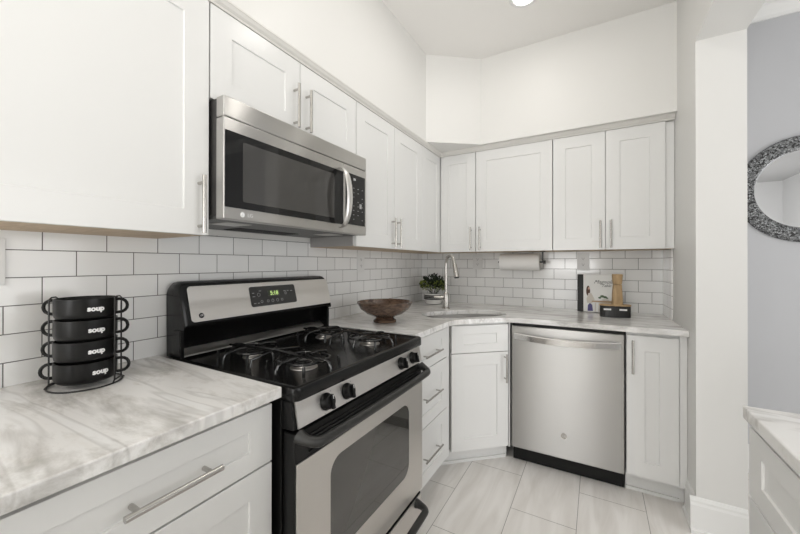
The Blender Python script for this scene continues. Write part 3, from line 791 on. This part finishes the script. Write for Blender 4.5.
obj('vent_louvers', bm, 'black_satin', d)
def range_handle(z, par, ya, yb, r=.0145, out=.050, lift=.016):
    n = 10; pts = []; L = yb-ya
    pts.append((DX+.001, ya+.012, z+lift)); 
    for i in range(1, 6): a = i/6*PI/2; pts.append((DX+out*math.sin(a), ya+.012+.035*(1-math.cos(a)), z+lift*(1-i/6)**1.5))
    for i in range(n+1): pts.append((DX+out+.006*math.sin(PI*i/n), ya+.05+(L-.1)*i/n, z))
    for i in range(5, 0, -1): a = i/6*PI/2; pts.append((DX+out*math.sin(a), yb-.012-.035*(1-math.cos(a)), z+lift*(1-i/6)**1.5))
    pts.append((DX+.001, yb-.012, z+lift))
    N = len(pts); rs_ = [r*(1.35 if i in (0, N-1) else 1.15 if i in (1, N-2) else 1) for i in range(N)]
    obj('handle', tube(B(), pts, rs_, 14), 'handle_black', par, smooth=True)
range_handle(.762, d, RY0+.004, RY1-.004)
# storage drawer
d2 = obj('storage_drawer', box(B(), RX-.008, DX-.004, RY0+.004, RY1-.004, .045, .195), 'black_satin', t, bevel=.003)
obj('steel_front', slab(B(), frame3((DX-.004, yc, 0), XU, XN), [(a0, .05), (a1, .05), (a1, .190), (a0, .190)], .0004, .004), 'range_steel', d2, bevel=.001)
range_handle(.172, d2, RY0+.05, RY1-.045, out=.060, lift=.0)

# ------------------------------------------------------------------ microwave
t = thing('microwave', 'stainless over-the-range microwave with dark window and curved handle', 'microwave', (.2, -1.808, 1.39))
my0, my1, mz0, mz1 = -2.187, -1.428, 1.387, 1.771; MX = .389
obj('case', box(B(), .0085, .348, my0+.004, my1-.004, mz0+.012, mz1-.001), 'dark_metal', t, bevel=.003)
obj('underside', box(B(), .0085, .352, my0+.006, my1-.006, mz0+.001, mz0+.0115), 'mesh_grey', t, label='grey perforated underside')
bm = B()
for k in range(9): box(bm, .06+k*.012, .066+k*.012, -1.97, -1.66, mz0-.002, mz0+.0005)
obj('intake_slats', bm, 'slot', t)
for ya in (-2.12, -1.60): obj('lamp_cover', box(B(), .20, .30, ya, ya+.10, mz0-.001, mz0+.0005), 'steel_soft', t)
FM = frame3((.349, -1.808, 0), XU, XN)
c0_ = -1.808
obj('vent_strip', slab(B(), FM, [(my0-c0_, 1.7065), (my1-c0_, 1.7065), (my1-c0_, mz1), (my0-c0_, mz1)], 0, MX-.349), 'mw_steel', t, bevel=.004)
d = obj('door', slab(B(), FM, [(my0-c0_, mz0), (-1.6075-c0_, mz0), (-1.6075-c0_, 1.7045), (my0-c0_, 1.7045)], 0, MX-.349), 'mw_steel', t, bevel=.003)
p = obj('control_side', slab(B(), FM, [(-1.6055-c0_, mz0), (my1-c0_, mz0), (my1-c0_, 1.7045), (-1.6055-c0_, 1.7045)], 0, MX-.349), 'mw_steel', t, bevel=.003)
FM2 = frame3((MX+.0003, 0, 0), XU, XN)
gl = obj('door_glass', slab(B(), FM2, [(my0+.004, 1.424), (-1.609, 1.424), (-1.609, 1.664), (my0+.004, 1.664)], 0, .0015), 'dark_glass', d)
obj('window_screen', slab(B(), FM2, rrect(-2.122, -1.672, 1.447, 1.640, .004, 2), .0017, .0022), 'screen', gl)
FK = frame3((MX+.0017, 0, 0), XU, XN); bm = slab(B(), FM2, [(-1.590, 1.430), (-1.442, 1.430), (-1.442, 1.668), (-1.590, 1.668)], 0, .0015)
for r_ in range(8):
    for c_ in range(4):
        yy = -1.570+c_*.034; zz = 1.455+r_*.021
        if (r_ * 7 + c_*3) % 5 != 1: slab(bm, FK, [(yy, zz), (yy+.007, zz), (yy+.007, zz+.003), (yy, zz+.003)], 0, .0003, 1)
slab(bm, FK, [(-1.487, 1.512), (-1.470, 1.512), (-1.470, 1.535), (-1.487, 1.535)], 0, .0003, 1)
kp = obj('keypad', bm, ['dark_glass', 'grey_mark'], p)
FC = frame3((MX+.0021, -1.527, 1.645), XU, XN); obj('clock_digits', text_bm('88', .016, FC, .0003), 'white_mark', kp)
pts = []
for i in range(17):
    a = PI*i/16; pts.append((MX+.004+.056*math.sin(a)**.8, -1.637, 1.5405+.133*-math.cos(a)))
bm = B(); rr = []
for i, (x, y, z) in enumerate(pts):
    q = .35+.65*math.sin(PI*i/16)**.5; w_, h_ = .018*max(q, .6), .007
    rr.append([bm.verts.new((x+h_*math.cos(k*PI/6), y+w_*math.sin(k*PI/6), z)) for k in range(12)])
for a, b in zip(rr, rr[1:]):
    for k in range(12): bm.faces.new((a[k], a[(k+1) % 12], b[(k+1) % 12], b[k]))
bm.faces.new(rr[0]); bm.faces.new(rr[-1][::-1])
obj('handle', bm, 'satin_bar', d, smooth=True)
FL = frame3((MX+.0004, -2.122, 1.405), XU, XN)
bg_ = obj('logo_disc', slab(B(), FL, [(.0085*math.cos(a*PI/12), .0085*math.sin(a*PI/12)) for a in range(24)], 0, .0008), 'white_mark', d)
FL2 = frame3((MX+.0004, -2.093, 1.405), XU, XN); obj('logo_letters', text_bm('LG', .017, FL2, .0006), 'white_mark', d)

# ------------------------------------------------------------------ soup mugs in a wire rack
SC = Vector((.158, -2.440, ZC)); FD_ = math.radians(-28)     # rack axis; front of the mugs faces the room
face = Vector((math.cos(math.radians(-12)), math.sin(math.radians(-12)), 0))
rk = thing('mug_rack', 'black wire rack holding the stack of soup mugs on the left countertop', 'rack', tuple(SC), math.radians(-42))
# local frame: +x towards the camera, handles along +-y
bm = B(); wr = .0022
tube(bm, [(.079*math.cos(a*PI/18), .079*math.sin(a*PI/18), .0032) for a in range(36)], wr, 6, closed=True)
for sy in (-1, 1):
    for sx in (-.020, .020):
        tube(bm, [(sx*1.7, sy*.074, .0035), (sx, sy*.0725, .011), (sx, sy*.0725, .236), (sx*.4, sy*.0725, .241)], wr, 6)
    tube(bm, [(-.0085, sy*.0725, .241), (.0085, sy*.0725, .241)], wr, 6)
tube(bm, [(-.020, -.0725, .0095), (.020, -.0725, .0095)], wr, 6); tube(bm, [(-.020, .0725, .0095), (.020, .0725, .0095)], wr, 6)
obj('wire_frame', bm, 'wire', rk, smooth=True, local=True)
def make_mug(z, label, rz):
    t = thing('soup_mug', label, 'mug', (SC.x, SC.y, SC.z+z), math.radians(-42)+rz, group='stacked black soup mugs')
    return t
pos_ = ['topmost', 'second from the top', 'third from the top', 'lowest']
proto = None
for i in range(4):
    z = .0125 + (3-i)*.0566
    if proto is None:
        t = make_mug(z, 'x', 0); proto = t
        obj('bowl', lathe(B(), [(.054, .0), (.060, .0015), (.0655, .008), (.0672, .018), (.0675, .0555), (.0660, .0562), (.0645, .053), (.063, .022), (.03, .008)], (0, 0, 0), 48), 'mug', t, smooth=True, local=True)
        for sy in (-1, 1):
            pts = [(0, sy*.0665, .050)]
            for k in range(9):
                a = PI/2-k*PI/8; pts.append((0, sy*(.0765+.018*math.cos(a)), .032+.0185*math.sin(a)))
            pts.append((0, sy*.0665, .0125))
            obj('handle', tube(B(), pts, .0042, 8), 'mug', t, smooth=True, local=True)
        c = bpy.data.curves.new('w', 'FONT')
        Ff = lambda a, h, d: Vector(((.0675+d)*math.cos(a/.0675+.70), (.0675+d)*math.sin(a/.0675+.70), .030+h))
        obj('lettering', text_bm('soup', .0185, Ff, .0006, bold=.0009), 'white_mark', t, local=True)
        t['label'] = 'black two-handled mug reading soup, topmost of the four in the rack'
    else:
        t = proto.copy(); COL.objects.link(t); t.location.z = SC.z+z
        t['label'] = 'black two-handled mug reading soup, %s in the rack' % {1: 'second from the top', 2: 'second from the bottom', 3: 'lowest'}[i]
        for ch in list(proto.children):
            cc = ch.copy(); COL.objects.link(cc); cc.parent = t
        t.rotation_euler = (0, 0, math.radians(-42) + {1: .03, 2: .03, 3: .16}[i])

# ------------------------------------------------------------------ wooden footed bowl
bc = (.338, -1.172, ZC)
t = thing('footed_bowl', 'brown wooden footed bowl on the countertop right of the stove', 'bowl', bc)
obj('bowl', lathe(B(), [(.022, .030), (.058, .033), (.102, .050), (.138, .078), (.155, .108), (.158, .116), (.154, .118), (.148, .112), (.126, .080), (.090, .055), (.03, .043)], (0, 0, 0), 64), 'bowl_wood', t, smooth=True, local=True)
obj('foot', lathe(B(), [(.058, .0005), (.065, .002), (.066, .012), (.056, .019), (.048, .0295)], (0, 0, 0), 48), 'bowl_wood', t, smooth=True, local=True)

# ------------------------------------------------------------------ potted plant
pc = (.215, -.222, ZC)
t = thing('potted_plant', 'small bushy potted plant in a striped pot in the tiled corner', 'plant', pc)
obj('pot', lathe(B(), [(.045, .0005), (.062, .006), (.070, .022), (.072, .030), (.074, .085), (.072, .088), (.069, .084), (.066, .03)], (0, 0, 0), 40), 'pot', t, smooth=True, local=True)
for zb in (.040, .053, .066):
    obj('woven_band', lathe(B(), [(.0735+.0002, zb), (.0772, zb+.001), (.0775, zb+.010), (.0745, zb+.011)], (0, 0, 0), 40), 'pot_band', t, smooth=True, local=True)
obj('soil', lathe(B(), [(.065, .070), (.064, .078)], (0, 0, 0), 30), 'soil', t, local=True)
def leaves(n, seed, inner, size, low=-.35, high=1):
    rnd = random.Random(seed); bm = B()
    for _ in range(n):
        th = rnd.uniform(0, 2*PI); ph = math.acos(rnd.uniform(low, high)); rr_ = rnd.uniform(inner, 1)
        p = Vector((math.sin(ph)*math.cos(th)*.112*rr_, math.sin(ph)*math.sin(th)*.112*rr_, .158+math.cos(ph)*.092*rr_))
        if p.z < .092: p.z = .095
        d_ = (p-Vector((0, 0, .13))).normalized()+Vector((rnd.uniform(-.6, .6), rnd.uniform(-.6, .6), rnd.uniform(-.3, .7)))
        d_.normalize(); s_ = d_.cross(Vector((rnd.uniform(-1, 1), rnd.uniform(-1, 1), 1))).normalized(); u_ = s_.cross(d_)
        L = size*rnd.uniform(.7, 1.2); w_ = L*.42
        v = [bm.verts.new(p+q) for q in (-d_*L*.5, -d_*L*.05+s_*w_+u_*.002, d_*L*.5, -d_*L*.05-s_*w_+u_*.002, -u_*.002)]
        bm.faces.new((v[0], v[1], v[4])); bm.faces.new((v[1], v[2], v[4])); bm.faces.new((v[2], v[3], v[4])); bm.faces.new((v[3], v[0], v[4]))
    return bm
obj('dark_foliage', leaves(430, 3, .35, .027), 'leaf_dark', t, local=True, label='dark green leaves')
obj('light_foliage', leaves(190, 5, .85, .024, -.5, .45), 'leaf_light', t, local=True, label='bright yellow-green leaves')
rnd = random.Random(9); bm = B()
for _ in range(26):
    a = rnd.uniform(0, 2*PI); r0 = rnd.uniform(0, .04); r1 = rnd.uniform(.03, .085)
    tube(bm, [(r0*math.cos(a), r0*math.sin(a), .0785), (r1*math.cos(a)*.7, r1*math.sin(a)*.7, .12), (r1*math.cos(a), r1*math.sin(a), rnd.uniform(.15, .21))], .0012, 4)
obj('stems', bm, 'leaf_dark', t, local=True)

# ------------------------------------------------------------------ outlets and switch plates
def outlet(wall, a, z, label, kind='outlet'):
    if wall == 'left': F = frame3((.0073, a, z), XU, XN)
    else: F = frame3((a, -.0073, z), YU, YN)
    o_ = F(0, 0, 0)
    t = thing('wall_outlet' if kind == 'outlet' else 'light_switch', label, 'outlet' if kind == 'outlet' else 'switch', tuple(o_))
    w_ = .040 if kind == 'outlet' else .060
    obj('cover_plate', slab(B(), F, rrect(-w_, w_, -.063, .063, .004, 3), 0, .005), 'plastic_white', t, bevel=.001)
    if kind == 'outlet':
        for s_ in (-1, 1):
            r_ = obj('receptacle', slab(B(), F, rrect(-.016, .016, s_*.021-.014, s_*.021+.014, .006, 4), .0052, .007), 'plastic_white', t)
            bm = B()
            for a_ in (-.006, .006): slab(bm, F, [(a_-.001, s_*.021-.001), (a_+.001, s_*.021-.001), (a_+.001, s_*.021+.007), (a_-.001, s_*.021+.007)], .0071, .0074)
            slab(bm, F, rrect(-.0025, .0025, s_*.021-.009, s_*.021-.004, .002, 3), .0071, .0074)
            obj('slots', bm, 'slot', r_)
    else:
        for a_ in (-.028, .022): obj('rocker', slab(B(), F, rrect(a_-.014, a_+.014, -.033, .033, .003, 2), .0052, .008), 'plastic_white', t)
outlet('left', -.955, 1.252, 'white outlet on the stove wall tiles, above the wooden bowl')
outlet('back', .523, 1.262, 'white outlet on the sink wall tiles, right of the faucet')
outlet('back', 1.303, 1.262, 'white outlet on the tiles above the cookbook')
outlet('left', -2.622, 1.252, 'white switch plate at the left edge above the countertop', 'switch')

# ------------------------------------------------------------------ paper towel
t = thing('paper_towel_holder', 'black paper towel bracket under the wall cabinet', 'holder', (.89, -.15, ZU))
bm = B()
tube(bm, [(.728, -.15, 1.259), (1.050, -.15, 1.259)], .006, 10)
for xx in (1.043,):
    box(bm, xx, xx+.010, -.157, -.143, 1.255, ZU-.0005); box(bm, xx-.012, xx+.022, -.17, -.13, ZU-.004, ZU-.0005)
tube(bm, [(1.052, -.15, 1.259), (1.068, -.15, 1.259)], .012, 12)
obj('bracket', bm, 'black_plastic', t)
o = obj('paper_towel_roll', lathe(B(), [(.0195, -.141), (.063, -.141), (.063, .141), (.0195, .141)], (.889, -.15, 1.259), 40, axis='x', closed_prof=True), 'paper', smooth=True)
tag(o, 'white paper towel roll hanging under the wall cabinet', 'paper towel')

# ------------------------------------------------------------------ cookbook
t = thing('cookbook', 'white cookbook with a black spine standing against the tiles', 'book', (1.386, -.122, ZC), math.radians(3))
tilt = Matrix.Rotation(math.radians(-4), 4, 'X')
def bk(bm): bm.transform(tilt); bm.transform(Matrix.Translation((0, 0, .003))); return bm
bw, bh_, bt_ = .230, .256, .030
Fb = frame3((-bw/2, -bt_/2, 0), (1, 0, 0), (0, -1, 0))
obj('cover', bk(box(box(B(), -bw/2+.03, bw/2, -bt_/2, -bt_/2+.003, 0, bh_), -bw/2+.03, bw/2, bt_/2-.003, bt_/2, 0, bh_)), 'book_white', t, local=True)
obj('pages', bk(box(B(), -bw/2+.006, bw/2-.004, -bt_/2+.0035, bt_/2-.0035, .003, bh_-.003)), 'page', t, local=True)
obj('spine', bk(box(box(box(B(), -bw/2, -bw/2+.005, -bt_/2-.0005, bt_/2+.0005, 0, bh_), -bw/2+.005, -bw/2+.037, -bt_/2-.0008, -bt_/2-.0001, 0, bh_), -bw/2+.005, -bw/2+.037, bt_/2+.0001, bt_/2+.0008, 0, bh_)), 'book_spine', t, local=True, label='black cloth spine')
cv = lambda name, pts, m, d0=.0003: obj(name, bk(slab(B(), Fb, pts, d0, d0+.0003)), m, t, local=True)
ell = lambda cx_, cy_, rx, ry: [(cx_+rx*math.cos(a*PI/10), cy_+ry*math.sin(a*PI/10)) for a in range(20)]
Ft = frame3(Fb(.160, .205, .0003), (1, 0, 0), (0, -1, 0))
obj('title', bk(text_bm('Magnolia', .034, Ft, .0003, shear=.45)), 'ink', t, local=True)
Ft = frame3(Fb(.172, .180, .0003), (1, 0, 0), (0, -1, 0)); obj('subtitle', bk(text_bm('Table', .026, Ft, .0003, shear=.45)), 'ink', t, local=True)
cv('printed_hair', ell(.066, .142, .012, .036), 'hair')
cv('printed_face', ell(.071, .160, .006, .009), 'skin', .0007)
cv('printed_blouse', [(.058, .06), (.090, .06), (.105, .085), (.085, .128), (.068, .128), (.056, .09)], 'pale_print', .0004)
cv('printed_table', [(.085, .068), (.20, .064), (.228, .070), (.20, .079), (.09, .077)], 'tan_print', .0011)
cv('printed_skirt', [(.062, .006), (.064, .045), (.076, .060), (.090, .048), (.095, .006)], 'blue_print', .0008)
for a_, b_, c_ in ((.135, .098, .009), (.150, .108, .012), (.166, .103, .011), (.178, .097, .007), (.143, .110, .006)): cv('printed_greens', ell(a_, b_, c_, c_*.7), 'green_print', .0003+a_*.001)
cv('printed_plates', ell(.17, .084, .022, .006), 'pale_print', .0015)
for a_ in (.105, .125, .145): cv('printed_chair', [(a_, .004), (a_+.006, .004), (a_+.008, .062), (a_+.002, .062)], 'pale_print')

# salt box with wooden lid, wooden pepper mill standing on it
t = thing('canister_set', 'black oval canister with a wooden lid and white name strips before the cookbook', 'canister', (1.488, -.292, ZC), math.radians(6))
ol = [(.084*math.copysign(abs(math.cos(a*PI/20))**.6, math.cos(a*PI/20)), .040*math.copysign(abs(math.sin(a*PI/20))**.8, math.sin(a*PI/20))) for a in range(40)]
obj('canister_body', prism(B(), ol, .0005, .070), 'canister', t, bevel=.003, local=True)
obj('lid', prism(B(), [(x*1.03, y*1.04) for x, y in ol], .0705, .079), 'light_wood', t, bevel=.002, local=True, label='light wooden lid')
for a_ in (-.046, .038): obj('name_strip', box(B(), a_-.020, a_+.020, -.0415, -.0402, .045, .055), 'white_mark', t, local=True)
obj('seam', box(B(), -.006, -.002, -.0412, -.040, .002, .069), 'slot', t, local=True)
t = thing('wooden_grinder', 'tapered light wooden grinder standing on the canister lid', 'grinder', (1.500, -.292, ZC+.0795), math.radians(10))
sq = lambda w_, z: [(x, y, z) for x, y in rrect(-w_, w_, -w_*.8, w_*.8, w_*.3, 3)]
def loft(loops):
    bm = B(); r_ = [[bm.verts.new(p) for p in l] for l in loops]; bm.faces.new(r_[0][::-1]); bm.faces.new(r_[-1])
    for a, b in zip(r_, r_[1:]):
        for i in range(len(a)): bm.faces.new((a[i], a[(i+1) % len(a)], b[(i+1) % len(a)], b[i]))
    return bm
obj('grinder_body', loft([sq(.0285, .0), sq(.0285, .004), sq(.026, .070), sq(.0225, .124)]), 'light_wood', t, local=True, smooth=True)
obj('grinder_top', loft([sq(.0225, .1255), sq(.0255, .150), sq(.0275, .184), sq(.026, .188)]), 'light_wood', t, local=True, smooth=True)

# ------------------------------------------------------------------ mirror in the hall
mc = (2.428, 0, 1.675)
t = thing('wall_mirror', 'round mirror with a speckled grey mosaic frame on the grey wall', 'mirror', mc)
obj('frame', lathe(B(), [(.223, -.012), (.228, -.022), (.262, -.030), (.298, -.024), (.306, -.012), (.306, -.0008), (.223, -.0008)], mc, 72, axis='y', closed_prof=True), 'mosaic', t, smooth=True)
obj('glass', lathe(B(), [(.2225, -.010), (.2225, -.004)], mc, 72, axis='y'), 'mirror', t)
